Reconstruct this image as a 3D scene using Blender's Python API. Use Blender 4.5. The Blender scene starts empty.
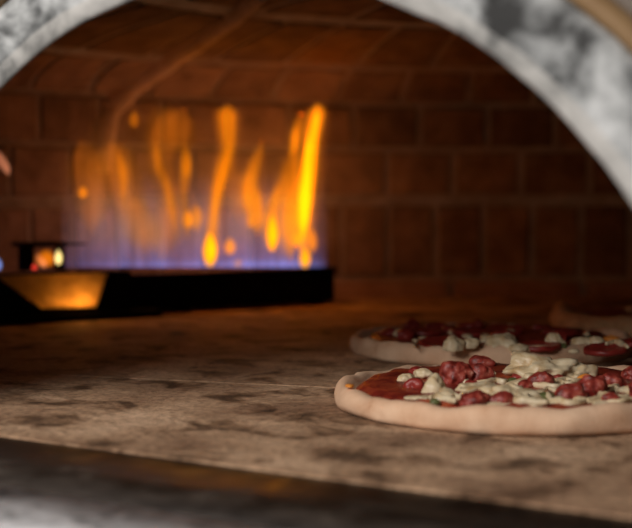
import bpy, bmesh, math, random
from mathutils import Vector, noise
random.seed(7)
scn = bpy.context.scene
COL = scn.collection
PI = math.pi

# ---------------------------------------------------------------- camera geometry
FPX = 1417.0
CAM = Vector((0, 0, .14))
PITCH = math.atan(76 / FPX)
FW = Vector((0, math.cos(PITCH), -math.sin(PITCH)))
UP = Vector((0, math.sin(PITCH), math.cos(PITCH)))
RT = Vector((1, 0, 0))
def ray(x, y): return RT * ((x - 316) / FPX) + UP * ((264 - y) / FPX) + FW
def on_z(x, y, z=0.0):
    d = ray(x, y); return CAM + d * ((z - CAM.z) / d.z)
def on_plane(x, y, p, n):
    d = ray(x, y); return CAM + d * ((p - CAM).dot(n) / d.dot(n))

# oven frame: s runs along the mouth, d runs into the oven
TX = Vector((.84169, -.53996, 0)); NX = Vector((.53996, .84169, 0))
ORG = Vector((-.0494, .7174, 0))
def W(s, d, z): return ORG + TX * s + NX * d + Vector((0, 0, z))
ARCH_R, ARCH_Z = .266, -.0207
DC_S, DC_D, DOME_R = -.035, .53, .65
DC = W(DC_S, DC_D, 0)
MOUTH_D = .035          # oven wall starts here

# ---------------------------------------------------------------- helpers
def link(name, me, mat=None, parent=None, smooth=True):
    o = bpy.data.objects.new(name, me); COL.objects.link(o)
    for m in (mat if isinstance(mat, (list, tuple)) else [mat]):
        if m: me.materials.append(m)
    if parent: o.parent = parent
    if smooth:
        for p in me.polygons: p.use_smooth = True
    return o
def obj(name, bm, mat, parent=None, smooth=True, origin=None):
    """link a bmesh as one object; origin (world) becomes the object's origin (children: parent-space)"""
    if origin is not None:
        bmesh.ops.translate(bm, verts=bm.verts, vec=-Vector(origin))
    bmesh.ops.recalc_face_normals(bm, faces=bm.faces)
    me = bpy.data.meshes.new(name); bm.to_mesh(me); bm.free()
    o = link(name, me, mat, parent, smooth)
    if origin is not None:
        o.location = Vector(origin) - (parent.location if parent else Vector())
    return o
def thing(name, label, cat, loc, group=None):
    o = bpy.data.objects.new(name, None); COL.objects.link(o); o.empty_display_size = .05
    o.location = loc; tag(o, label, cat, group); return o
def tag(o, label, cat, group=None):
    o['label'] = label; o['category'] = cat
    if group: o['group'] = group
    return o
def struct(o, label=None):
    o['kind'] = 'structure'
    if label: o['label'] = label
    return o
def prism(bm, pts, z0, z1):
    lo = [bm.verts.new((p[0], p[1], z0)) for p in pts]
    hi = [bm.verts.new((p[0], p[1], z1)) for p in pts]
    n = len(pts)
    bm.faces.new(hi); bm.faces.new(lo[::-1])
    for i in range(n):
        bm.faces.new((lo[i], lo[(i + 1) % n], hi[(i + 1) % n], hi[i]))
def bevel(bm, w, seg=2, ang=.6):
    es = [e for e in bm.edges if len(e.link_faces) == 2 and e.calc_face_angle(0) > ang]
    bmesh.ops.bevel(bm, geom=es, offset=w, segments=seg, affect='EDGES', profile=.6)
def fbm(p, s, o=3):
    return noise.fractal(Vector(p) * s, 1.0, 2.0, o)

# ---------------------------------------------------------------- materials
def mat(name):
    m = bpy.data.materials.new(name); m.use_nodes = True
    nt = m.node_tree; nt.nodes.clear()
    return m, nt
def N(nt, t, **kw):
    n = nt.nodes.new(t)
    for k, v in kw.items():
        if k.startswith('i_'):
            n.inputs[k[2:].replace('_', ' ')].default_value = v
        else: setattr(n, k, v)
    return n
def ramp(nt, fac, stops):
    r = N(nt, 'ShaderNodeValToRGB'); e = r.color_ramp.elements
    while len(e) < len(stops): e.new(.5)
    for el, (p, c) in zip(e, stops):
        el.position = p; el.color = (*c, 1) if len(c) == 3 else c
    nt.links.new(fac, r.inputs[0]); return r.outputs[0]
def surf(name, stops, scale=(20, 20, 20), detail=5, rough=.8, bump=.3, bump_scale=120, bump_dist=.001, spec=.3,
         metal=0, distort=0.3, coat=0, rough_var=0, island=0, sss=0, coords='Object'):
    m, nt = mat(name); L = nt.links
    tc = N(nt, 'ShaderNodeTexCoord'); mp = N(nt, 'ShaderNodeMapping'); mp.inputs['Scale'].default_value = scale
    L.new(tc.outputs[coords], mp.inputs[0])
    nz = N(nt, 'ShaderNodeTexNoise', i_Scale=1.0, i_Detail=detail, i_Roughness=.6, i_Distortion=distort)
    L.new(mp.outputs[0], nz.inputs['Vector'])
    col = ramp(nt, nz.outputs[0], stops)
    if island:
        g = N(nt, 'ShaderNodeNewGeometry'); mr = N(nt, 'ShaderNodeMapRange')
        mr.inputs['To Min'].default_value = 1 - island; mr.inputs['To Max'].default_value = 1 + island
        L.new(g.outputs['Random Per Island'], mr.inputs[0])
        mx = N(nt, 'ShaderNodeMix', data_type='RGBA', blend_type='MULTIPLY'); mx.inputs[0].default_value = 1
        L.new(col, mx.inputs[6]); L.new(mr.outputs[0], mx.inputs[7]); col = mx.outputs[2]
    b = N(nt, 'ShaderNodeBsdfPrincipled'); b.inputs['Roughness'].default_value = rough
    b.inputs['Specular IOR Level'].default_value = spec; b.inputs['Metallic'].default_value = metal
    b.inputs['Coat Weight'].default_value = coat; b.inputs['Coat Roughness'].default_value = .15
    if sss:
        b.inputs['Subsurface Weight'].default_value = sss; b.inputs['Subsurface Radius'].default_value = (.006, .003, .002)
        b.inputs['Subsurface Scale'].default_value = 1
    L.new(col, b.inputs['Base Color'])
    if rough_var:
        mr = N(nt, 'ShaderNodeMapRange'); mr.inputs['From Min'].default_value = .3; mr.inputs['From Max'].default_value = .7
        mr.inputs['To Min'].default_value = rough - rough_var; mr.inputs['To Max'].default_value = rough + rough_var
        L.new(nz.outputs[0], mr.inputs[0]); L.new(mr.outputs[0], b.inputs['Roughness'])
    nb = N(nt, 'ShaderNodeTexNoise', i_Scale=bump_scale, i_Detail=4.0, i_Roughness=.65)
    L.new(tc.outputs[coords], nb.inputs['Vector'])
    bp = N(nt, 'ShaderNodeBump'); bp.inputs['Strength'].default_value = bump; bp.inputs['Distance'].default_value = bump_dist
    L.new(nb.outputs[0], bp.inputs['Height']); L.new(bp.outputs[0], b.inputs['Normal'])
    o = N(nt, 'ShaderNodeOutputMaterial'); L.new(b.outputs[0], o.inputs[0])
    return m

M_BRICK = surf('fire_brick', [(.3, (.16, .095, .057)), (.55, (.28, .17, .105)), (.75, (.39, .255, .165))], (30, 30, 30),
               rough=.9, bump=.5, bump_scale=140, bump_dist=.0015, island=.28, spec=.15)
M_MORTAR = surf('lime_mortar', [(.3, (.38, .26, .165)), (.7, (.58, .42, .29))], (40, 40, 40), rough=.95, bump=.6, bump_scale=180,
                bump_dist=.0015, spec=.1)
M_RIB = surf('pale_mortar', [(.3, (.50, .33, .20)), (.7, (.72, .52, .36))], (40, 40, 40), rough=.95, bump=.6, bump_scale=120, spec=.1)
M_CURB = surf('curb_brick', [(.3, (.30, .16, .11)), (.7, (.46, .29, .21))], (35, 35, 35), rough=.9, bump=.5, spec=.1)

def floor_material():
    m, nt = mat('scorched_hearth_stone'); L = nt.links
    tc = N(nt, 'ShaderNodeTexCoord')
    def nz(scale, detail, rough, dist, sc=(1, 1, 1)):
        mp = N(nt, 'ShaderNodeMapping'); mp.inputs['Scale'].default_value = sc; mp.inputs['Rotation'].default_value = (0, 0, .35)
        L.new(tc.outputs['Object'], mp.inputs[0])
        n = N(nt, 'ShaderNodeTexNoise', i_Scale=scale, i_Detail=detail, i_Roughness=rough, i_Distortion=dist)
        L.new(mp.outputs[0], n.inputs['Vector']); return n.outputs[0]
    base = ramp(nt, nz(11, 6, .62, .3), [(.35, (.30, .175, .105)), (.5, (.49, .31, .19)), (.68, (.69, .465, .305))])
    scorch = ramp(nt, nz(24, 4, .6, .5, (1, .85, 1)), [(.35, (.16, .13, .11)), (.42, (.55, .50, .46)), (.49, (1, 1, 1))])
    speck = ramp(nt, nz(190, 3, .7, .2), [(.36, (.5, .47, .44)), (.52, (1, 1, 1)), (.72, (1.25, 1.22, 1.18))])
    c = base
    for t, f in ((scorch, .9), (speck, .75)):
        mx = N(nt, 'ShaderNodeMix', data_type='RGBA', blend_type='MULTIPLY'); mx.inputs[0].default_value = f
        L.new(c, mx.inputs[6]); L.new(t, mx.inputs[7]); c = mx.outputs[2]
    b = N(nt, 'ShaderNodeBsdfPrincipled'); b.inputs['Roughness'].default_value = .75; b.inputs['Specular IOR Level'].default_value = .25
    L.new(c, b.inputs['Base Color'])
    b1 = N(nt, 'ShaderNodeBump'); b1.inputs['Strength'].default_value = .7; b1.inputs['Distance'].default_value = .0022
    L.new(nz(150, 6, .7, .2), b1.inputs['Height'])
    b2 = N(nt, 'ShaderNodeBump'); b2.inputs['Strength'].default_value = .6; b2.inputs['Distance'].default_value = .006
    L.new(nz(28, 4, .55, .6), b2.inputs['Height']); L.new(b1.outputs[0], b2.inputs['Normal'])
    L.new(b2.outputs[0], b.inputs['Normal'])
    o = N(nt, 'ShaderNodeOutputMaterial'); L.new(b.outputs[0], o.inputs[0]); return m
M_FLOOR = floor_material()
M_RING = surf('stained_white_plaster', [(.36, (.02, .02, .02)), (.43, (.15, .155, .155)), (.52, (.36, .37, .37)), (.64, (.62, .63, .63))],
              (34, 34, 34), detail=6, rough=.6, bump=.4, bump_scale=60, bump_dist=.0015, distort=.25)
M_RIM = surf('edge_highlight_paint', [(.34, (.16, .16, .155)), (.48, (.42, .41, .39)), (.66, (.62, .60, .57))], (34, 34, 34), rough=.5, bump=.3, bump_scale=60)  # paler colour painted on the arch's rounded edge stands in for its highlight
M_TAN = surf('tan_clay_edging', [(.3, (.22, .125, .055)), (.7, (.33, .21, .10))], (20, 20, 20), rough=.6)
M_FRONT = surf('taupe_render', [(.3, (.20, .165, .14)), (.7, (.30, .255, .22))], (12, 12, 12), rough=.8)
M_LEDGE = surf('dark_polished_granite', [(.35, (.014, .009, .006)), (.6, (.034, .024, .018)), (.8, (.09, .07, .055))], (40, 40, 40), rough=.42,
               bump=.12, bump_scale=45, bump_dist=.001, spec=.45, rough_var=.1)
M_SILL = surf('ash_stained_marble', [(.34, (.16, .16, .165)), (.46, (.50, .50, .51)), (.58, (.90, .90, .92))], (38, 38, 38), rough=.6,
              spec=.2, distort=1.0, bump=.2, bump_scale=40)
M_IRON = surf('blackened_iron', [(.3, (.004, .003, .003)), (.7, (.011, .008, .007))], (50, 50, 50), rough=.85, bump=.3, bump_scale=200, spec=.1)
M_COPPER = surf('heat_tinted_brass', [(.3, (.55, .30, .08)), (.7, (.85, .52, .18))], (60, 90, 90), rough=.5, metal=.3, bump=.9, bump_scale=230,
                bump_dist=.002)
M_CRUST = surf('baked_dough', [(.30, (.42, .20, .10)), (.42, (.66, .41, .26)), (.7, (.82, .57, .39))], (28, 28, 28), detail=6, rough=.75, bump=.5,
               bump_scale=110, bump_dist=.0012, spec=.2)
M_CRUST_BROWN = surf('browned_dough', [(.3, (.42, .20, .09)), (.5, (.66, .38, .19)), (.7, (.78, .52, .30))], (28, 28, 28), detail=6, rough=.75, bump=.5,
                     bump_scale=110, bump_dist=.0012, spec=.2)
M_SAUCE = surf('tomato_sauce', [(.3, (.10, .008, .006)), (.5, (.22, .022, .012)), (.72, (.42, .09, .03))], (60, 60, 60), rough=.4, bump=.6, bump_scale=160,
               bump_dist=.002, spec=.4)
M_MOZZ = surf('melted_mozzarella', [(.32, (.42, .25, .10)), (.46, (.63, .49, .30)), (.7, (.76, .66, .47))], (75, 75, 75), rough=.4, bump=.3, bump_scale=170,
              bump_dist=.001, spec=.45)
M_SAUSAGE = surf('cured_sausage', [(.34, (.09, .008, .005)), (.48, (.26, .032, .022)), (.60, (.38, .075, .05)), (.70, (.60, .28, .20))], (150, 150, 150), rough=.42, bump=.6,
                 bump_scale=220, bump_dist=.0015, spec=.45)
M_PEPPERONI = surf('pepperoni', [(.3, (.16, .012, .01)), (.6, (.30, .03, .022)), (.8, (.42, .10, .06))], (90, 90, 90), rough=.4, bump=.4, bump_scale=160, spec=.45)
M_HERB = surf('green_pepper', [(.3, (.05, .06, .02)), (.7, (.16, .17, .06))], (80, 80, 80), rough=.4)
M_OIL = surf('orange_pepper', [(.3, (.70, .20, .03)), (.7, (.85, .34, .06))], (80, 80, 80), rough=.3)

def flame_mat(name, color, strength, streak=(120, 120, 14), low=.35, high=.6, soot=0):
    m, nt = mat(name); L = nt.links
    tc = N(nt, 'ShaderNodeTexCoord'); mp = N(nt, 'ShaderNodeMapping'); mp.inputs['Scale'].default_value = streak
    L.new(tc.outputs['Object'], mp.inputs[0])
    nz = N(nt, 'ShaderNodeTexNoise', i_Scale=1.0, i_Detail=2.0); L.new(mp.outputs[0], nz.inputs['Vector'])
    mr = N(nt, 'ShaderNodeMapRange'); mr.inputs['From Min'].default_value = low; mr.inputs['From Max'].default_value = high
    mr.inputs['To Min'].default_value = strength * .45; mr.inputs['To Max'].default_value = strength * 1.25
    L.new(nz.outputs[0], mr.inputs[0])
    e = N(nt, 'ShaderNodeEmission'); e.inputs[0].default_value = (*color, 1); L.new(mr.outputs[0], e.inputs[1])
    o = N(nt, 'ShaderNodeOutputMaterial'); out = e.outputs[0]
    if soot:
        ab = N(nt, 'ShaderNodeVolumeAbsorption'); ab.inputs['Color'].default_value = (1, .95, 0, 1); ab.inputs['Density'].default_value = soot
        ad = N(nt, 'ShaderNodeAddShader'); L.new(out, ad.inputs[0]); L.new(ab.outputs[0], ad.inputs[1]); out = ad.outputs[0]
    L.new(out, o.inputs['Volume'])
    return m
ORANGE = (1, .25, .008)
F_BRIGHT = flame_mat('flame_bright', (1, .33, .004), 120, soot=260)
F_MID = flame_mat('flame_amber', ORANGE, 66, soot=110)
F_DIM = flame_mat('flame_dim_amber', (1, .24, .006), 29, soot=70)
F_FAINT = flame_mat('flame_faint_amber', (1, .21, .01), 5, (70, 70, 14), .4, .62)
F_HALO = {}
for m_, k_ in ((F_DIM, 26), (F_FAINT, 4), (F_MID, 36)):
    F_HALO[m_.name] = (flame_mat(m_.name + '_halo', (1, .22, .01), k_ * .22, (70, 70, 12), soot=12), flame_mat(m_.name + '_outer_halo', (1, .20, .012), k_ * .09, (70, 70, 12)))
F_PILOT = flame_mat('flame_pilot', (1, .72, .25), 260)
F_PINK = flame_mat('flame_pink', (1, .33, .16), 55)
F_RED = flame_mat('flame_red', (1, .05, .03), 160)
F_BLUE = flame_mat('flame_blue', (.25, .42, 1), 90)

def haze_mat():
    m, nt = mat('flame_blue_sheet'); L = nt.links
    tc = N(nt, 'ShaderNodeTexCoord'); sp = N(nt, 'ShaderNodeSeparateXYZ'); L.new(tc.outputs['Object'], sp.inputs[0])
    mr = N(nt, 'ShaderNodeMapRange'); mr.inputs['From Min'].default_value = 0; mr.inputs['From Max'].default_value = .19
    L.new(sp.outputs[2], mr.inputs[0])
    col = ramp(nt, mr.outputs[0], [(0, (.42, .50, 1.5)), (.08, (.32, .26, .62)), (.22, (.46, .28, .33)), (.42, (.50, .25, .22)), (.6, (.5, .16, .03)), (1, (.5, .14, .008))])
    st = ramp(nt, mr.outputs[0], [(0, (1, 1, 1)), (.05, (.62, .62, .62)), (.3, (.66, .66, .66)), (.5, (.34, .34, .34)), (.8, (.12, .12, .12)), (1, (.0, .0, .0))])
    mp = N(nt, 'ShaderNodeMapping'); mp.inputs['Scale'].default_value = (95, 20, 6); L.new(tc.outputs['Object'], mp.inputs[0])
    nz = N(nt, 'ShaderNodeTexNoise', i_Scale=1.0, i_Detail=2.0, i_Distortion=.4); L.new(mp.outputs[0], nz.inputs['Vector'])
    m2 = N(nt, 'ShaderNodeMapRange'); m2.inputs['From Min'].default_value = .35; m2.inputs['From Max'].default_value = .65
    m2.inputs['To Min'].default_value = 11; m2.inputs['To Max'].default_value = 22; L.new(nz.outputs[0], m2.inputs[0])
    mu = N(nt, 'ShaderNodeMath', operation='MULTIPLY'); L.new(st, mu.inputs[0]); L.new(m2.outputs[0], mu.inputs[1])
    e = N(nt, 'ShaderNodeEmission'); L.new(col, e.inputs[0]); L.new(mu.outputs[0], e.inputs[1])
    o = N(nt, 'ShaderNodeOutputMaterial'); L.new(e.outputs[0], o.inputs['Volume']); return m
F_SHEET = haze_mat()

# ---------------------------------------------------------------- oven wall and dome
WALL_H, DOME_H = .247, .095
def dome_pt(th, v, off=0.0):
    """th: angle about the oven axis, v: height on the wall, past WALL_H the angle along the dome; off: inward"""
    if v <= WALL_H:
        r, z = DOME_R - off, v
    else:
        ph = (v - WALL_H) / .1 * .36
        r = DOME_R * math.cos(ph); z = WALL_H + DOME_H * math.sin(ph)
        nr, nz_ = math.cos(ph) / DOME_R, math.sin(ph) / DOME_H
        k = math.hypot(nr, nz_); r -= off * nr / k; z -= off * nz_ / k
    return DC + Vector((r * math.cos(th), r * math.sin(th), z))
def depth_d(p): return (p - ORG).dot(NX)
V_TOP = WALL_H + (PI / 2) / .36 * .1
def dome_radius(v): return DOME_R if v <= WALL_H else DOME_R * math.cos((v - WALL_H) / .1 * .36)

def shell(v0, v1, nv):
    bm = bmesh.new(); nt_ = 128
    rows = []
    for j in range(nv + 1):
        v = v0 + (v1 - v0) * j / nv
        rows.append([bm.verts.new(dome_pt(2 * PI * i / nt_, min(v, V_TOP - .004))) for i in range(nt_)])
    for j in range(nv):
        for i in range(nt_):
            a, b = rows[j], rows[j + 1]; k = (i + 1) % nt_
            bm.faces.new((a[i], a[k], b[k], b[i]))
    # give the masonry its thickness
    geom = bmesh.ops.solidify(bm, geom=list(bm.faces), thickness=.04)
    return bm
def cut_mouth(bm):
    bmesh.ops.bisect_plane(bm, geom=list(bm.verts) + list(bm.edges) + list(bm.faces), plane_co=W(0, MOUTH_D - .012, 0), plane_no=NX,
                           clear_inner=True)
def add_brick(bm, th0, th1, v0, v1, h, mi, j=.004):
    p = dome_pt((th0 + th1) / 2, (v0 + v1) / 2)
    if depth_d(p) < MOUTH_D + .03: return
    nu, nv = 5, 4
    rr = max(.05, dome_radius((v0 + v1) / 2)); bev = .0022
    vs = {}
    tilt = random.uniform(-.0012, .0012); h += random.uniform(-.001, .0015)
    vscale = 1.0
    def pos(u, w, inset, off):
        ia = inset / rr; t = th0 + ia + (th1 - th0 - 2 * ia) * u
        iv = inset / vscale; vv = v0 + iv + (v1 - v0 - 2 * iv) * w
        wob = .0012
        q = dome_pt(t, vv)
        t += wob / rr * noise.noise(q * 60); vv += wob * noise.noise(q * 60 + Vector((9, 0, 0)))
        return dome_pt(t, vv, off)
    for a in range(nu + 1):
        for b in range(nv + 1):
            u, w = a / nu, b / nv
            edge = a in (0, nu) or b in (0, nv)
            vs[a, b] = bm.verts.new(pos(u, w, bev, h + tilt * (u - .5) * 2 + .0006 * noise.noise(pos(u, w, 0, 0) * 45)))
    base, mid = {}, {}
    per = [(a, 0) for a in range(nu)] + [(nu, b) for b in range(nv)] + [(a, nv) for a in range(nu, 0, -1)] + [(0, b) for b in range(nv, 0, -1)]
    for a, b in per:
        mid[a, b] = bm.verts.new(pos(a / nu, b / nv, .0008, h - .0012)); base[a, b] = bm.verts.new(pos(a / nu, b / nv, 0, -.002))
    fs = []
    for a in range(nu):
        for b in range(nv): fs.append(bm.faces.new((vs[a, b], vs[a + 1, b], vs[a + 1, b + 1], vs[a, b + 1])))
    for i in range(len(per)):
        p0, p1 = per[i], per[(i + 1) % len(per)]
        fs.append(bm.faces.new((vs[p0], vs[p1], mid[p1], mid[p0]))); fs.append(bm.faces.new((mid[p0], mid[p1], base[p1], base[p0])))
    for f in fs: f.material_index = mi

J = .0065
# wall: curb band, soldier course, two stretcher courses
bm = shell(-.03, WALL_H, 6); cut_mouth(bm)
def course(bm, v0, v1, length, shift, h, mi):
    n = max(3, round(2 * PI * dome_radius((v0 + v1) / 2) / length)); st = 2 * PI / n
    ja = J / max(.05, dome_radius((v0 + v1) / 2))
    for i in range(n):
        w = random.uniform(-.1, .1) * ja
        add_brick(bm, (i + shift) * st + ja / 2 + w, (i + 1 + shift) * st - ja / 2 + w, v0, v1, h, mi)
course(bm, -.004, .021, .17, .2, .008, 2)
course(bm, .027, .117, .0615, .35, .0022, 1)
course(bm, .131, .1855, .0875, .1, .0022, 1)
course(bm, .192, .2435, .0875, .6, .0022, 1)
struct(obj('wall_back', bm, [M_MORTAR, M_BRICK, M_CURB], smooth=False), 'curved brick oven wall with a soldier course')
bm = shell(WALL_H, V_TOP, 16); cut_mouth(bm)
v = WALL_H + .006; k = 0
for dv in (.125, .12, .12):
    course(bm, v, v + dv - .018 + .006 * k, .083, .3 * k + .15, .0022, 1); v += dv + .006 * k; k += 1
struct(obj('ceiling', bm, [M_MORTAR, M_BRICK], smooth=False), 'low brick dome of the oven')

# raised mortar rib running up the dome behind the flames
def on_dome(x, y):
    d = ray(x, y).normalized(); best = None; t = 2.4; prev = None
    def inside(p):
        q = p - DC; r = math.hypot(q.x, q.y)
        if p.z <= WALL_H: return r < DOME_R
        return (r / DOME_R) ** 2 + ((p.z - WALL_H) / DOME_H) ** 2 < 1
    t = 1.0
    while t < 2.6 and inside(CAM + d * t): t += .002
    return CAM + d * t
def tube(bm, pts, rads, seg=10, squash=None):
    rings = []
    n = len(pts)
    for i, p in enumerate(pts):
        tg = (pts[min(i + 1, n - 1)] - pts[max(i - 1, 0)]).normalized()
        a = tg.cross(FW).normalized(); b = tg.cross(a).normalized()
        rings.append([bm.verts.new(p + (a * math.cos(2 * PI * k / seg) + b * math.sin(2 * PI * k / seg) * (squash or 1)) * rads[i]) for k in range(seg)])
    for i in range(n - 1):
        for k in range(seg):
            bm.faces.new((rings[i][k], rings[i][(k + 1) % seg], rings[i + 1][(k + 1) % seg], rings[i + 1][k]))
    bm.faces.new(rings[0][::-1]); bm.faces.new(rings[-1])
def spline(ctrl, n):
    """Catmull-Rom through tuples"""
    out = []; m = len(ctrl)
    for i in range(m - 1):
        p0, p1, p2, p3 = ctrl[max(i - 1, 0)], ctrl[i], ctrl[i + 1], ctrl[min(i + 2, m - 1)]
        for k in range(n):
            t = k / n
            out.append(tuple(.5 * ((2 * b) + (c - a) * t + (2 * a - 5 * b + 4 * c - d) * t * t + (-a + 3 * b - 3 * c + d) * t ** 3)
                             for a, b, c, d in zip(p0, p1, p2, p3)))
    out.append(tuple(ctrl[-1])); return out
bm = bmesh.new()
cp = spline([(98, 172), (100, 150), (104, 127), (112, 106), (128, 88), (150, 72), (178, 52), (208, 32), (240, 8), (262, -14)], 5)
pts = [on_dome(x, y) for x, y in cp]
tube(bm, pts, [.015 + .003 * noise.noise(p * 30) for p in pts], 12, .55)
struct(obj('trim_1', bm, M_RIB), 'rounded mortar rib curving up the dome behind the flames')

# ---------------------------------------------------------------- hearth floor
bm = bmesh.new()
poly = []
half = math.sqrt((DOME_R + .02) ** 2 - (DC_D - .0) ** 2)
def seam_faces():
    R2 = DOME_R + .02
    pl = [W(-.46, 0, 0), W(.40, 0, 0)]
    a0 = math.atan2((W(.40, 0, 0) - DC).y, (W(.40, 0, 0) - DC).x); a1 = math.atan2((W(-.46, 0, 0) - DC).y, (W(-.46, 0, 0) - DC).x)
    while a1 < a0: a1 += 2 * PI
    for i in range(1, 64): 
        a = a0 + (a1 - a0) * i / 64; pl.append(DC + Vector((R2 * math.cos(a), R2 * math.sin(a), 0)))
    return pl
bm.faces.new([bm.verts.new(p) for p in seam_faces()])
sa = on_z(0, 372); sb = on_z(130, 378); sd = (sb - sa).normalized(); sn = Vector((-sd.y, sd.x, 0))
def cut(co, no, faces=None):
    g = list(bm.verts) + list(bm.edges) + list(bm.faces)
    r = bmesh.ops.bisect_plane(bm, geom=g, plane_co=co, plane_no=no)
    return [e for e in r['geom_cut'] if isinstance(e, bmesh.types.BMEdge)]
e1 = cut(sa, sn); e2 = cut(sa + sn * .40, sn); 
bmesh.ops.split_edges(bm, edges=[e for e in bm.edges if len(e.link_faces) == 2])
r = bmesh.ops.inset_individual(bm, faces=list(bm.faces), thickness=.0007, depth=0)
tops = [f for f in bm.faces if len(f.verts) > 4 or f.calc_area() > .01]
inner = set(v for f in tops for v in f.verts)
for v in bm.verts:
    if v not in inner: v.co.z = -.0009
for f in tops:      # slabs sit a hair higher or lower than one another
    c = f.calc_center_median(); dz = -.0004 if (c - sa).dot(sn) < 0 else 0
    for v in f.verts: v.co.z += dz
ex = bmesh.ops.extrude_edge_only(bm, edges=[e for e in bm.edges if e.is_boundary])
for v in [g for g in ex['geom'] if isinstance(g, bmesh.types.BMVert)]: v.co.z = -.03
struct(obj('floor', bm, M_FLOOR, smooth=False), 'scorched stone slabs of the oven floor')

# ---------------------------------------------------------------- oven mouth
def arch_sweep(prof, lo=-.05, nseg=72, wob=0.0):
    """prof: (outward, depth) pairs swept along the arch and down both jambs"""
    bm = bmesh.new(); stations = []
    for k in range(6): stations.append((None, -1, lo + (ARCH_Z - lo) * k / 6))
    for k in range(nseg + 1): stations.append((PI - PI * k / nseg, 0, 0))
    for k in range(6): stations.append((None, 1, ARCH_Z + (lo - ARCH_Z) * (k + 1) / 6))
    rings = []
    for ang, side, z in stations:
        ring = []
        for o, d in prof:
            r = ARCH_R + o
            if ang is None: s, zz = side * r, z
            else: s, zz = r * math.cos(ang), ARCH_Z + r * math.sin(ang)
            if wob:
                q = Vector((s, d, zz)); kk = wob * fbm(q, 22); s += kk * .8; zz += kk * .8; d2 = d + wob * fbm(q + Vector((3, 1, 2)), 30)
            else: d2 = d
            ring.append(bm.verts.new(W(s, d2, zz)))
        rings.append(ring)
    m = len(prof)
    for a, b in zip(rings, rings[1:]):
        for k in range(m): bm.faces.new((a[k], a[(k + 1) % m], b[(k + 1) % m], b[k]))
    bm.faces.new(rings[0]); bm.faces.new(rings[-1][::-1])
    return bm
prof = [(.014, .016), (.003, .005), (0, .0032)] + [(.0095 - .0095 * math.cos(a), .0032 - .0032 * math.sin(a)) for a in (.35, .7, 1.0, 1.3, 1.57)] + \
       [(.016, .0), (.021, 0), (.028, 0), (.035, .001), (.0385, .004), (.039, .010), (.039, .016)]
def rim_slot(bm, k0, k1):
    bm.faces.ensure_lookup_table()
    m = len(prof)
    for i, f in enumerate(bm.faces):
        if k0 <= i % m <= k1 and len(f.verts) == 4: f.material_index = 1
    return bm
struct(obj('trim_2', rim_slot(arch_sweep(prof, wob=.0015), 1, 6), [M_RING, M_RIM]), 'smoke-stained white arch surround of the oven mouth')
prof = [(.0392, .028), (.0392, .004), (.041, -.001), (.043, -.002), (.0455, -.0025), (.0475, -.001), (.0495, .002), (.050, .008), (.050, .028)]
struct(obj('trim_3', arch_sweep(prof, wob=.001), M_TAN), 'tan clay band around the white arch')
prof = [(.0505, .034), (.0505, .012), (.08, .010), (.2, .010), (.34, .010), (.34, .034)]
struct(obj('wall_front', arch_sweep(prof), M_FRONT), 'taupe front of the oven around the arch')

# ledges before the mouth
bm = bmesh.new()
prism(bm, [W(-.47, -.082, 0), W(.47, -.082, 0), W(.47, -.0005, 0), W(-.47, -.0005, 0)], -.05, -.0015)
for v in bm.verts:
    if v.co.z > -.01 and depth_d(v.co) < -.05: v.co.z = -.0055
bevel(bm, .001)
struct(obj('trim_4', bm, M_LEDGE), 'dark polished stone strip before the oven floor')
bm = bmesh.new()
prism(bm, [W(-.47, -.20, 0), W(.47, -.20, 0), W(.47, -.083, 0), W(-.47, -.083, 0)], -.06, -.0055); bevel(bm, .002, 3)
struct(obj('trim_5', bm, M_SILL), 'grey ash-stained front sill of the oven')

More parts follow.
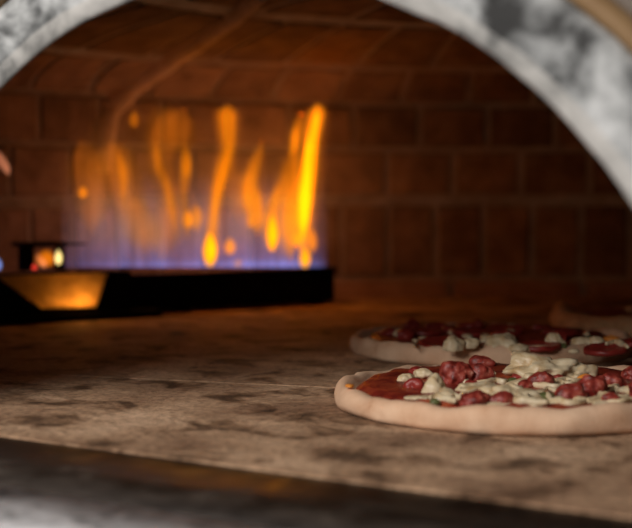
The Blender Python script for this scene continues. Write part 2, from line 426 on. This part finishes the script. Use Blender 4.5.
# ---------------------------------------------------------------- pizzas
def pizza_base(name, label, center, R, cm, seed, rim_h=.019, sauce=True, group='pizzas baking on the oven floor', rimw=.024, lift=None):
    root = thing(name, label, 'pizza', Vector((center[0], center[1], .0005)), group)
    bm = bmesh.new(); nt_ = 120
    off = Vector((seed * 7.3, seed * 3.1, 0))
    def rad(t): return R * (1 + .018 * fbm(Vector((math.cos(t), math.sin(t), seed)), 1.4) + .008 * noise.noise(Vector((math.cos(t), math.sin(t), seed)) * 6))
    # profile: (fraction across the rim 0=outer edge inward, height)
    prof = [(.10, 0.0, 0), (.03, .0025, 0), (-.0, .20, 1), (-.02, .42, 1), (.02, .66, 1), (.10, .84, 1), (.22, .96, 1), (.38, 1.0, 1), (.55, .93, 1),
            (.72, .76, 1), (.88, .56, 1), (1.02, .52, 1)]
    rings = []
    for i in range(nt_):
        t = 2 * PI * i / nt_; d = Vector((math.cos(t), math.sin(t), 0)); rr = rad(t)
        back = .5 + .5 * math.sin(t)
        hh = rim_h * (1 - .22 * back) * (1 + .25 * fbm(d + off, 1.8) + .13 * noise.noise((d + off) * 7)); rw = rimw * (1 - .3 * back) * (1 + .3 * fbm(d + off + Vector((0, 0, 4)), 2.0))
        if lift: hh *= lift(t)
        ring = []
        for fr, hz, _ in prof:
            p = d * (rr - rw * fr); z = hz * hh if hz > .01 else 0
            q = p + off
            k = .0016 * noise.noise(q * 55 + Vector((0, 0, z * 55))) + .0009 * noise.noise(q * 140) if hz > .01 else 0
            ring.append(bm.verts.new((p.x + d.x * k, p.y + d.y * k, z + k)))
        for fr in (.55, .25):
            p = d * (rr - rw) * fr * 1.0; ring.append(bm.verts.new((p.x, p.y, .0100 + .001 * noise.noise((p + off) * 50))))
        rings.append(ring)
    m = len(rings[0])
    for i in range(nt_):
        a, b = rings[i], rings[(i + 1) % nt_]
        for k in range(m - 1): bm.faces.new((a[k], b[k], b[k + 1], a[k + 1]))
    bm.faces.new([r[-1] for r in rings]); bm.faces.new([r[0] for r in rings][::-1])
    obj('crust', bm, cm, root)
    if sauce:
        bm = bmesh.new(); rs = []
        for i in range(nt_):
            t = 2 * PI * i / nt_; d = Vector((math.cos(t), math.sin(t), 0))
            e = (R - rimw * .86) * (1 + .05 * fbm(d + off + Vector((2, 2, 2)), 2.5) + .02 * noise.noise((d + off) * 9))
            rs.append([bm.verts.new((d.x * e * f, d.y * e * f, (.0095 if f == 1 else .0134) + (.0 if f == 1 else .0016 * noise.noise((d * e * f + off) * 70))))
                       for f in (1, .95, .88, .78, .66, .52, .36, .18)])
        for i in range(nt_):
            a, b = rs[i], rs[(i + 1) % nt_]
            for k in range(7): bm.faces.new((a[k], b[k], b[k + 1], a[k + 1]))
        bm.faces.new([r[-1] for r in rs]); obj('sauce', bm, M_SAUCE, root)
    root['_r'] = R
    return root
def blob(root, name, m, x, y, w, h, zf=.5, base=.0128, rough=.25, seed=0, deep=None, freq=60, label=None, yaw=0, crumbly=0):
    """a lump of topping: x, y its middle in the frame, w, h its size there"""
    P = on_z(x, y, base); Z = P.y; sx = w / FPX * Z / 2; hz = h / FPX * Z * zf; sy = deep if deep else sx * .75
    bm = bmesh.new(); bmesh.ops.create_icosphere(bm, subdivisions=4, radius=1)
    off = Vector((seed * 3.7 + x, y * .37, seed)); cy, syw = math.cos(yaw), math.sin(yaw)
    for v in bm.verts:
        n_ = v.co.copy(); q = Vector((n_.x * sx, n_.y * sy, n_.z * hz))
        k = 1 + 2.0 * rough * fbm(q + off, freq * 1.4, 3) + rough * .45 * noise.noise((q + off) * freq * 3)
        if crumbly:
            k = .86 + .5 * noise.noise((q + off) * 50) + .38 * abs(noise.noise((q + off) * 95)) + .22 * abs(noise.noise((q + off) * 190 + Vector((5, 5, 5)))) + .08 * noise.noise((q + off) * 420)
        q = Vector((q.x * k, q.y * k, q.z * k))
        v.co = Vector((q.x * cy - q.y * syw, q.x * syw + q.y * cy, max(q.z, -hz * .55)))
    o = obj(name, bm, m, root); o.location = Vector((P.x, P.y, base + hz * .5)) - root.location
    if label: o['label'] = label
    return o
def strand(root, name, m, pts, r, base=.016, label=None):
    bm = bmesh.new(); ps = [on_z(x, y, base) for x, y in pts]
    ps = [Vector(p) for p in spline([tuple(p) for p in ps], 5)]
    n = len(ps); c = ps[n // 2].copy()
    tube(bm, [p - c + Vector((0, 0, .0012 * noise.noise(p * 120))) for p in ps], [r * (.55 + .45 * math.sin(PI * (i + .5) / n)) * (1 + .25 * noise.noise(p * 150)) for i, p in enumerate(ps)], 8, .7)
    o = obj(name, bm, m, root); o.location = c - root.location
    return o
def disc(root, name, m, x, y, w, base=.0148, tilt=(0, 0), seed=1):
    P = on_z(x, y, base); R = w / FPX * P.y / 2; bm = bmesh.new(); n = 40; rows = []
    for i in range(n):
        t = 2 * PI * i / n; d = Vector((math.cos(t), math.sin(t), 0)); e = R * (1 + .05 * noise.noise(d * 2 + Vector((seed, 0, 0))))
        rows.append([bm.verts.new((d.x * e * f, d.y * e * f, z + (.0012 * noise.noise(d * f * 3 + Vector((0, seed, 0)))))) for f, z in
                     ((.95, -.0015), (1, 0), (.97, .0024), (.85, .0026), (.6, .0012), (.3, .0006))])
    for i in range(n):
        a, b = rows[i], rows[(i + 1) % n]
        for k in range(5): bm.faces.new((a[k], b[k], b[k + 1], a[k + 1]))
    bm.faces.new([r[-1] for r in rows]); bm.faces.new([r[0] for r in rows][::-1])
    o = obj(name, bm, m, root); o.location = P - root.location; o.rotation_euler = (tilt[0], tilt[1], 0); return o

# nearest pizza
c1 = Vector((.134, .914, 0))
p1 = pizza_base('pizza', 'pale-crusted pizza nearest the oven mouth topped with red sausage chunks and mozzarella', c1, .122, M_CRUST, 1, rim_h=.0150, rimw=.018)
for i, (x, y, w, h, zf) in enumerate([(455, 384, 36, 24, .62), (480, 383, 27, 22, .62), (476, 408, 46, 17, .6), (503, 409, 24, 14, .6), (544, 388, 30, 20, .62), (571, 401, 32, 20, .6),
        (595, 396, 34, 24, .62), (612, 390, 28, 20, .6), (612, 409, 22, 15, .6), (642, 398, 34, 22, .6), (655, 410, 28, 16, .6), (578, 378, 24, 12, .6), (632, 380, 30, 14, .6)]):
    blob(p1, 'sausage_chunk', M_SAUSAGE, x, min(y, 405), w * .98, h * 1.02, zf, seed=i, crumbly=1)
for i, (x, y, w, h, zf) in enumerate([(435, 394, 20, 20, .6), (449, 401, 32, 15, .5), (498, 393, 50, 12, .5), (516, 399, 40, 12, .5), (543, 377, 60, 20, .62), (532, 409, 34, 8, .5), (556, 411, 28, 8, .5),
        (598, 412, 32, 7, .5), (500, 413, 26, 5, .5), (574, 412, 20, 7, .5), (632, 404, 26, 10, .5), (524, 386, 26, 9, .5), (470, 397, 24, 8, .5), (421, 400, 24, 6, .5)]):
    blob(p1, 'mozzarella_piece', M_MOZZ, x, min(y, 405), w * 1.2, h * 1.0, zf, rough=.38, seed=20 + i, freq=48)
for pts in ([(488, 386), (500, 389), (512, 388), (526, 394), (530, 401)], [(492, 394), (505, 396), (518, 401), (530, 402), (548, 403)], [(440, 385), (446, 392), (455, 396), (463, 399)],
            [(510, 391), (517, 393), (523, 399), (536, 401)], [(562, 392), (570, 388), (582, 391), (590, 388)]):
    strand(p1, 'mozzarella_strand', M_MOZZ, pts, .0026)
rg = random.Random(11)
def scatter(root, R, n, items, seed0):
    for i in range(n):
        a = rg.uniform(0, 2 * PI); r = R * math.sqrt(rg.uniform(.02, 1)); p = root.location + Vector((r * math.cos(a), r * math.sin(a), .013))
        name, m, lo, hi = items[i % len(items)]
        q = p - CAM; k = q.dot(FW); x = 316 + FPX * q.dot(RT) / k; y = 264 - FPX * q.dot(UP) / k
        w_ = rg.uniform(lo, hi) * 1417 / p.y
        blob(root, name, m, x, y, w_, w_ * rg.uniform(.35, .55), .6, rough=.38, seed=seed0 + i, freq=55, yaw=rg.uniform(0, PI), base=.0132)
scatter(p1, .088, 44, [('mozzarella_piece', M_MOZZ, .008, .018), ('tomato_piece', M_PEPPERONI, .008, .014), ('mozzarella_piece', M_MOZZ, .005, .012), ('sausage_chunk', M_SAUSAGE, .008, .014)], 200)
blob(p1, 'green_pepper_piece', M_HERB, 541, 400, 22, 10, .6, seed=60)
for i in range(22):
    x0 = rg.uniform(425, 625); y0 = rg.uniform(380, 402); pts = [(x0, y0)]
    for k in range(4): pts.append((pts[-1][0] + rg.uniform(4, 11), min(403, pts[-1][1] + rg.uniform(-2.5, 3.5))))
    strand(p1, 'mozzarella_strand', M_MOZZ, pts, rg.uniform(.0014, .0026), base=.0155)
blob(p1, 'green_pepper_piece', M_HERB, 436, 404, 12, 7, .6, seed=61)
blob(p1, 'green_pepper_piece', M_HERB, 512, 384, 14, 7, .6, seed=62)
blob(p1, 'orange_pepper_piece', M_OIL, 585, 384, 15, 9, .7, seed=63)
blob(p1, 'orange_pepper_piece', M_OIL, 567, 377, 14, 5, .7, seed=64)
blob(p1, 'sauce_drip', M_OIL, 350, 387, 9, 7, .3, base=.0155, seed=65, deep=.004, label='orange drip of sauce on the crust rim')

# second pizza
c2 = Vector((.150, 1.215, 0))
p2 = pizza_base('pizza', 'pizza with round dark pepperoni slices, just behind the sausage pizza', c2, .120, M_CRUST, 2, rim_h=.0165, rimw=.018)
for i, (x, y, w) in enumerate([(446, 344, 56), (424, 333, 40), (472, 333, 42), (537, 347, 50), (505, 331, 40), (560, 333, 36), (606, 350, 46), (640, 343, 44)]):
    disc(p2, 'pepperoni_slice', M_PEPPERONI, x, y, w, base=.015 + .0008 * (i % 3), tilt=(random.uniform(0, .12), random.uniform(-.08, .08)), seed=i)
for i, (x, y, w, h, zf, b) in enumerate([(453, 350, 24, 14, .7, .015), (471, 348, 16, 10, .7, .016), (503, 350, 38, 16, .6, .0128), (505, 343, 22, 12, .6, .0128), (556, 348, 20, 15, .7, .0128), (584, 347, 30, 10, .6, .0128),
        (596, 348, 14, 12, .6, .0128), (404, 337, 20, 9, .6, .0128), (418, 343, 16, 6, .6, .0128), (521, 352, 22, 8, .6, .0128), (575, 353, 14, 6, .6, .0128), (486, 338, 20, 6, .6, .0128)]):
    blob(p2, 'mozzarella_piece', M_MOZZ, x, y, w, h, zf, base=b, rough=.3, seed=90 + i, freq=45)
scatter(p2, .085, 26, [('mozzarella_piece', M_MOZZ, .007, .016), ('tomato_piece', M_PEPPERONI, .010, .020)], 300)
strand(p2, 'mozzarella_strand', M_MOZZ, [(606, 344), (615, 343), (623, 345), (628, 348)], .0028, base=.019)
strand(p2, 'mozzarella_strand', M_MOZZ, [(414, 347), (417, 343), (421, 339)], .0016)
blob(p2, 'green_pepper_piece', M_HERB, 563, 350, 10, 8, .6, seed=120)
blob(p2, 'green_pepper_piece', M_HERB, 590, 342, 20, 7, .6, seed=121)
blob(p2, 'orange_pepper_piece', M_OIL, 612, 341, 16, 6, .6, seed=122)

# farthest pizza, mostly its folded browned edge
c3 = Vector((.352, 1.415, 0))
def lift3(t): return 1.0 + .5 * math.exp(-((t - 2.75) / .35) ** 2) + .25 * math.exp(-((t - 3.9) / .4) ** 2)
p3 = pizza_base('pizza', 'browned pizza farthest back, its puffed crust edge against the dark wall', c3, .116, M_CRUST_BROWN, 3, rim_h=.0165, rimw=.034, lift=lift3)
for i, (x, y, w, h) in enumerate([(640, 313, 30, 8), (668, 316, 30, 8), (700, 312, 24, 8)]):
    blob(p3, 'mozzarella_piece', M_MOZZ, x, y, w, h, .6, seed=140 + i)

# ---------------------------------------------------------------- gas burner
BA = Vector((.022, 1.705, 0)); BB = Vector((-.345, 1.462, 0))
bd = (BB - BA).normalized(); bn = Vector((-bd.y, bd.x, 0))      # bn points toward the mouth
if bn.y > 0: bn = -bn
burner = thing('gas_burner', 'long black iron gas burner trough with a glowing brass reflector on the oven floor', 'burner', (BA + BB) / 2)
LB = (BB - BA).length
def bp(u, w, z=0): return BA + bd * u + bn * w + Vector((0, 0, z))      # u along from right end, w toward the mouth
bm = bmesh.new()
prism(bm, [bp(0, .0), bp(LB, .0), bp(LB, -.045), bp(0, -.045)], .004, .0415)
bevel(bm, .0015, 2)
obj('burner_trough', bm, M_IRON, burner, False, origin=burner.location)
bm = bmesh.new()
prism(bm, [bp(-.0025, .003), bp(LB, .003), bp(LB, -.004), bp(-.0025, -.004)], .0405, .0445)
prism(bm, [bp(-.0025, -.0042), bp(.004, -.0042), bp(.004, -.047), bp(-.0025, -.047)], .0405, .0445); bevel(bm, .0012, 2)
obj('top_rim', bm, M_IRON, burner, False, origin=burner.location)
for u in (.02, .2, .38):
    bm = bmesh.new(); prism(bm, [bp(u - .008, -.006), bp(u + .008, -.006), bp(u + .008, -.04), bp(u - .008, -.04)], 0.0006, .0045)
    obj('foot', bm, M_IRON, burner, False, origin=burner.location)
# housing with the flared opening, nearer than the trough
hp = bp(0, .028)
def hface(x, y): return on_plane(x, y, hp, bn)
def uw(p): q = p - BA; return q.dot(bd), q.z
oz = [uw(hface(x, y)) for x, y in ((-6, 275), (109, 272), (97, 308), (42, 309))]
uo0 = uw(hface(131, 290))[0]; uo1 = LB + .01
bm = bmesh.new(); HT = .0505
outer = [(uo1, HT), (uo0, HT), (uo0, .004), (uo1, .004)]
W0, W1 = .028, .004
fo = [bm.verts.new(bp(u, W0, z)) for u, z in outer]; bo = [bm.verts.new(bp(u, W1, z)) for u, z in outer]
fi = [bm.verts.new(bp(u, W0, z)) for u, z in oz]
fi2 = [bm.verts.new(bp(u, W0 - .002, z)) for u, z in oz]
bi = [bm.verts.new(bp(u, W1, z)) for u, z in oz]
for k in range(4):
    j = (k + 1) % 4
    bm.faces.new((fo[k], fo[j], fi[j], fi[k])); bm.faces.new((fo[k], bo[k], bo[j], fo[j])); bm.faces.new((fi[k], fi[j], bi[j], bi[k])); bm.faces.new((bo[k], bi[k], bi[j], bo[j]))
obj('burner_housing', bm, M_IRON, burner, False, origin=burner.location)
# brass reflector filling the opening, dished
bm = bmesh.new(); nx, nz_ = 24, 12; g = {}
for a in range(nx + 1):
    for b in range(nz_ + 1):
        fx, fz = a / nx, b / nz_
        ut = oz[0][0] + (oz[1][0] - oz[0][0]) * fx; ub = oz[3][0] + (oz[2][0] - oz[3][0]) * fx
        zt = oz[0][1] + (oz[1][1] - oz[0][1]) * fx; zb = oz[3][1] + (oz[2][1] - oz[3][1]) * fx
        u = ub + (ut - ub) * fz; z = zb + (zt - zb) * fz
        e = min(1, 4 * fx * (1 - fx)) ** .5
        d_ = .0255 - .019 * e * (.15 + .85 * math.sin(PI * (.12 + .88 * fz) * .5))
        g[a, b] = bm.verts.new(bp(u, d_, z) + Vector((0, 0, 0)))
for a in range(nx):
    for b in range(nz_): bm.faces.new((g[a, b], g[a + 1, b], g[a + 1, b + 1], g[a, b + 1]))
r_ = obj('reflector', bm, M_COPPER, burner, True, origin=burner.location); r_['label'] = 'glowing orange brass reflector'
sm = r_.modifiers.new('thick', 'SOLIDIFY'); sm.thickness = .0012; sm.offset = 0
bm = bmesh.new()
ua = uw(on_plane(159, 316, bp(0, .028), bn))[0]
prism(bm, [bp(ua, .036), bp(LB + .01, .036), bp(LB + .01, .004), bp(ua, .004)], .0005, .0078); bevel(bm, .001, 1)
obj('base_plate', bm, M_IRON, burner, False, origin=burner.location)
# pilot hood standing on the housing
def hq(x, y, w=.016): return on_plane(x, y, bp(0, w), bn)
def hbox(bm, x0, x1, y0, y1, w0, w1):
    a = uw(hq(x0, y1)); b = uw(hq(x1, y0))
    prism(bm, [bp(a[0], w0), bp(b[0], w0), bp(b[0], w1), bp(a[0], w1)], a[1], b[1])
hood = bmesh.new(); hbox(hood, 22, 66, 242, 247, .020, -.012)
ho = obj('pilot_hood', hood, M_IRON, burner, False, origin=burner.location)
for x0, x1 in ((22, 34), (58, 65)):
    b_ = bmesh.new(); hbox(b_, x0, x1, 247, 271, .016, .006)
    oo = obj('hood_post', b_, M_IRON, None, False, origin=burner.location); oo.parent = ho; oo.location = (0, 0, 0)
b_ = bmesh.new(); q0 = hq(60, 244, .004); q1 = hq(86, 244, .004); tube(b_, [q0, (q0 + q1) / 2, q1], [.0014, .0013, .0009], 8)
oo = obj('igniter_rod', b_, M_IRON, burner, True, origin=burner.location)

# ---------------------------------------------------------------- flames
FP = bp(0, -.022)
def fpt(x, y, w=-.022): return on_plane(x, y, bp(0, w), bn)
GF = 'gas flames over the burner'
def tongue(name, label, ctrl, m, w=-.008, group=GF, parent=None, squash=1.0, n=5):
    cs = spline(ctrl, n); pts = [fpt(x, y, w) for x, y, _ in cs]
    rads = [max(.0003, r) / FPX * p.y for (_, _, r), p in zip(cs, pts)]
    bm = bmesh.new(); tube(bm, pts, rads, 12, squash)
    if parent: return obj(name, bm, m, parent, True, origin=parent.location)
    o = obj(name, bm, m, None, True, origin=pts[0])
    if m in (F_DIM, F_FAINT, F_MID):
        for k_, hm in ((1.45, F_HALO[m.name][0]), (2.0, F_HALO[m.name][1])):
            bm = bmesh.new(); tube(bm, pts, [r * k_ for r in rads], 12, squash); obj('flame_halo', bm, hm, o, True, origin=pts[0])
    return tag(o, label, 'flame', group)
def drop(x, y, w, h, lean=0):
    return [(x - lean, y + h, .6), (x - lean * .8, y + h * .85, w * .6), (x, y + h * .45, w * .95), (x, y, w), (x + lean * .4, y - h * .5, w * .75), (x + lean, y - h * .85, w * .35), (x + lean, y - h, .4)]

f = tongue('flame', 'tall bright yellow flame rising at the right end of the burner',
           [(302, 255, 1), (302, 246, 5), (303, 232, 7), (304, 215, 8.5), (306, 190, 9), (309, 165, 9), (312, 140, 8), (315, 122, 8), (317, 113, 7.5), (317, 107, 5), (316, 104, 1)], F_MID)
tongue('flame_core', None, [(303, 240, 1), (303, 225, 5), (305, 205, 7.5), (307, 180, 7.5), (310, 155, 6.5), (313, 135, 5), (316, 118, 3.5), (316, 110, .5)], F_BRIGHT, parent=f)
tongue('flame', 'small bright yellow flame bead sitting under the tall right flame', drop(305, 257, 6, 11), F_BRIGHT)
tongue('flame', 'small amber flame bead low on the right edge of the tall flame', drop(312, 240, 5, 13), F_MID)
tongue('flame', 'tiny amber flame bead just left of the tall right flame', drop(297, 239, 5, 8), F_MID)
f = tongue('flame', 'thin dim amber flame standing close along the left of the tall flame',
       [(291, 262, 1), (290, 245, 6), (290, 220, 9), (291, 195, 8), (293, 170, 6), (294, 150, 5), (296, 138, 6), (299, 124, 5), (302, 114, 2)], F_DIM)
tongue('flame_core', None, drop(294, 140, 4, 16, 3), F_MID, parent=f)
f = tongue('flame', 'leaning teardrop amber flame, second from the right end of the burner',
           [(272, 252, 1), (272, 246, 5), (272, 234, 8), (271, 222, 8), (273, 208, 6.5), (278, 194, 6), (283, 180, 4), (285, 166, 2.5), (287, 155, .6)], F_DIM)
tongue('flame_core', None, drop(272, 233, 6, 19), F_BRIGHT, parent=f)
tongue('flame', 'wide dim amber flame with a pointed tip, right of the forked flame',
       [(258, 235, 1), (256, 220, 8), (252, 200, 10), (250, 185, 8), (254, 168, 6), (259, 152, 4), (262, 140, 1)], F_DIM)
f = tongue('flame', 'tall wavy amber flame with a flared top, midway along the burner',
           [(210, 264, 1), (211, 250, 7), (212, 232, 6), (214, 216, 6), (216, 200, 6.5), (219, 184, 7), (224, 166, 7.5), (228, 150, 7), (228, 136, 8), (227, 122, 9), (227, 114, 9), (228, 108, 5), (228, 104, 1)], F_DIM)
tongue('flame_core', None, drop(210, 249, 7.5, 18, -.5), F_BRIGHT, parent=f)
tongue('flame_core', None, [(213, 232, 1), (216, 205, 3), (220, 185, 4), (225, 165, 4), (229, 148, 3), (229, 134, 1)], F_MID, parent=f)
tongue('flame', 'small round amber flame bead right of the midway flame base', drop(230, 246, 5.5, 9), F_MID)
tongue('flame', 'faint tiny flame bead between the midway flame and the teardrop flame', drop(250, 222, 4, 7), F_DIM)
tongue('flame', 'tiny flame bead low on the burner beside the round bead', drop(238, 263, 4, 4), F_DIM)
f = tongue('flame', 'broad curling amber flame left of the wavy midway flame',
           [(163, 262, 1), (163, 245, 10), (168, 222, 13), (172, 205, 13), (168, 185, 11), (161, 165, 11), (163, 145, 15), (172, 130, 20), (180, 118, 14), (184, 110, 2)], F_FAINT)
tongue('flame_core', None, [(186, 240, .6), (188, 224, 5), (186, 212, 3.5), (184, 196, 3.5), (185, 178, 5.5), (186, 163, 6), (185, 150, 4), (184, 138, .6)], F_DIM, parent=f)
tongue('flame_core', None, drop(187, 219, 5, 10), F_MID, parent=f)
tongue('flame_core', None, drop(186, 163, 5, 15), F_DIM, parent=f)
tongue('flame_core', None, [(176, 235, .6), (172, 210, 5), (168, 190, 5), (161, 172, 5), (157, 155, 4), (156, 140, 1)], F_DIM, parent=f)
f = tongue('flame', 'faint amber flame curling up the left part of the burner',
           [(142, 262, 1), (140, 240, 9), (134, 220, 12), (128, 200, 14), (122, 180, 15), (118, 165, 15), (112, 150, 12), (108, 140, 2)], F_FAINT)
tongue('flame_core', None, [(124, 215, .6), (123, 195, 3.5), (123, 175, 5), (120, 160, 4), (116, 148, .6)], F_DIM, parent=f)
tongue('flame', 'faint wide amber flame wisp nearest the pilot hood', [(92, 235, 1), (92, 215, 11), (92, 190, 15), (88, 168, 15), (84, 150, 10), (80, 138, 1)], F_FAINT)
tongue('flame', 'faint amber flame wisp between the two curling flames', [(150, 258, 1), (148, 240, 10), (143, 222, 10), (134, 205, 8), (128, 192, 1)], F_FAINT)
tongue('flame', 'faint amber flame sheet between the forked flame and the teardrop flame', [(238, 225, 1), (237, 205, 9), (236, 185, 10), (232, 170, 6), (230, 158, 1)], F_FAINT)
tongue('flame', 'faint amber flame behind the amber beads near the right end', [(284, 262, 1), (284, 240, 13), (285, 215, 14), (288, 190, 12), (292, 165, 8), (296, 148, 1)], F_FAINT)
tongue('flame', 'faint dim flame wisp left of the wavy midway flame', [(197, 232, 1), (196, 222, 6), (196, 212, 6), (196, 203, 1)], F_DIM)
tongue('flame', 'loose orange flame droplet floating above the pilot hood', drop(83, 192, 4.5, 6.5), F_MID)
tongue('flame', 'loose dim flame droplet floating highest at left near the dome rib', drop(134, 119, 4.5, 9, 1.5), F_DIM)
# the blue sheet along the jets: one body of burning gas
bm = bmesh.new(); n = 60; cols = []
for i in range(n + 1):
    fx = i / n; x = 62 + (326 - 62) * fx
    top = 112 + 14 * noise.noise(Vector((x * .03, 1.5, 0))) + 75 * max(0, (.14 - fx) / .14) + 60 * max(0, (fx - .9) / .1)
    a = fpt(x, 267); b = fpt(x, top); th = .014 * min(1, 6 * fx + .15, 6 * (1 - fx) + .15)
    mid = [a.lerp(b, k / 6) for k in range(7)]
    ring = [p + bn * th * (1 - .6 * (k / 6) ** 2) for k, p in enumerate(mid)] + [p - bn * th * (1 - .6 * (k / 6) ** 2) for k, p in reversed(list(enumerate(mid)))]
    cols.append([bm.verts.new(p) for p in ring])
m_ = len(cols[0])
for a, b in zip(cols, cols[1:]):
    for k in range(m_): bm.faces.new((a[k], a[(k + 1) % m_], b[(k + 1) % m_], b[k]))
bm.faces.new(cols[0]); bm.faces.new(cols[-1][::-1])
o = obj('gas_flame_sheet', bm, F_SHEET, None, True, origin=bp(0, -.022, .045)); tag(o, 'sheet of violet blue gas flame along the burner jets', 'flame')
# pilot flames under the hood, and the pieces of flame cut by the left edge
GP = 'pilot flames at the burner hood'
tongue('flame', 'bright yellow-white pilot flame under the dark hood', drop(58.5, 257, 4, 8), F_PILOT, w=.020, group=GP)
tongue('flame', 'small pink pilot flame inside the dark hood', [(46, 268, 1), (43, 264, 4), (39, 258, 3), (37, 252, .6)], F_PINK, w=.004, group=GP)
tongue('flame', 'dim amber glow of gas burning inside the pilot hood', drop(46, 258, 9, 9), F_DIM, w=-.006, group=GP)
tongue('flame', 'tiny red ember-like pilot flame at the hood post', drop(34.5, 267, 3, 3.6), F_RED, w=.024, group=GP)
tongue('flame', 'blue gas flame at the far left end of the burner', drop(-4, 264, 6, 8), F_BLUE, w=.0, group=GP)
tongue('flame', 'loose pinkish orange flame streak at the far left above the burner', [(9, 176, .6), (7, 170, 4), (2, 162, 5), (-3, 154, 4), (-8, 147, .6)], F_PINK, w=-.01, group=GP)

# ---------------------------------------------------------------- lights
def plight(name, loc, energy, col, size):
    l = bpy.data.lights.new(name, 'POINT'); l.energy = energy; l.color = col; l.shadow_soft_size = size
    o = bpy.data.objects.new(name, l); COL.objects.link(o); o.location = loc; return o
for x, y, e in ((306, 150, 1), (304, 190, 1.3), (305, 222, 1), (271, 215, 1), (226, 150, .8), (213, 215, 1), (186, 165, .8), (166, 200, .8), (125, 185, .35), (92, 200, .15)):
    plight('flame_light', fpt(x, y), e * .0155, (1, .52, .17), 0)
for fx, dz, e in ((.34, .014, .0025), (.58, .011, .005), (.80, .009, .0065), (.78, .020, .004)):
    plight('reflector_fill_light', bp(oz[3][0] + (oz[2][0] - oz[3][0]) * fx, .0272, oz[2][1] + dz), e, (1, .45, .08), 0)  # unseen point lamps added inside the housing to make the reflector look lit
al = bpy.data.lights.new('daylight_fill', 'AREA'); al.shape = 'RECTANGLE'; al.size = .9; al.size_y = .6; al.energy = 21.5; al.color = (1, .94, .88)  # unseen area lamp added for outside daylight, set near to brighten the arch's left
ao = bpy.data.objects.new('daylight_fill', al); COL.objects.link(ao); ao.location = (-.85, -.15, .83)
ao.rotation_euler = (Vector((.05, .85, .08)) - ao.location).to_track_quat('-Z', 'Y').to_euler()

w = bpy.data.worlds.new('room'); scn.world = w; w.use_nodes = True
bg = w.node_tree.nodes.get('Background') or w.node_tree.nodes.new('ShaderNodeBackground')
bg.inputs[0].default_value = (.9, .92, 1, 1); bg.inputs[1].default_value = .10

# ---------------------------------------------------------------- camera
cd = bpy.data.cameras.new('camera'); cam = bpy.data.objects.new('camera', cd); COL.objects.link(cam)
cd.sensor_width = 36; cd.lens = FPX / 632 * 36; cam.location = CAM
cam.rotation_euler = (PI / 2 - PITCH, 0, 0); cd.clip_start = .02
cd.dof.use_dof = True; cd.dof.focus_distance = .97; cd.dof.aperture_fstop = 6.2
scn.camera = cam
scn.view_settings.view_transform = 'Standard'; scn.view_settings.look = 'None'; scn.view_settings.gamma = 1
scn.view_settings.use_curve_mapping = False; scn.view_settings.exposure = 0
scn.cycles.use_denoising = True
scn.cycles.max_bounces = 10; scn.cycles.diffuse_bounces = 5; scn.cycles.volume_bounces = 0
scn.cycles.transparent_max_bounces = 64
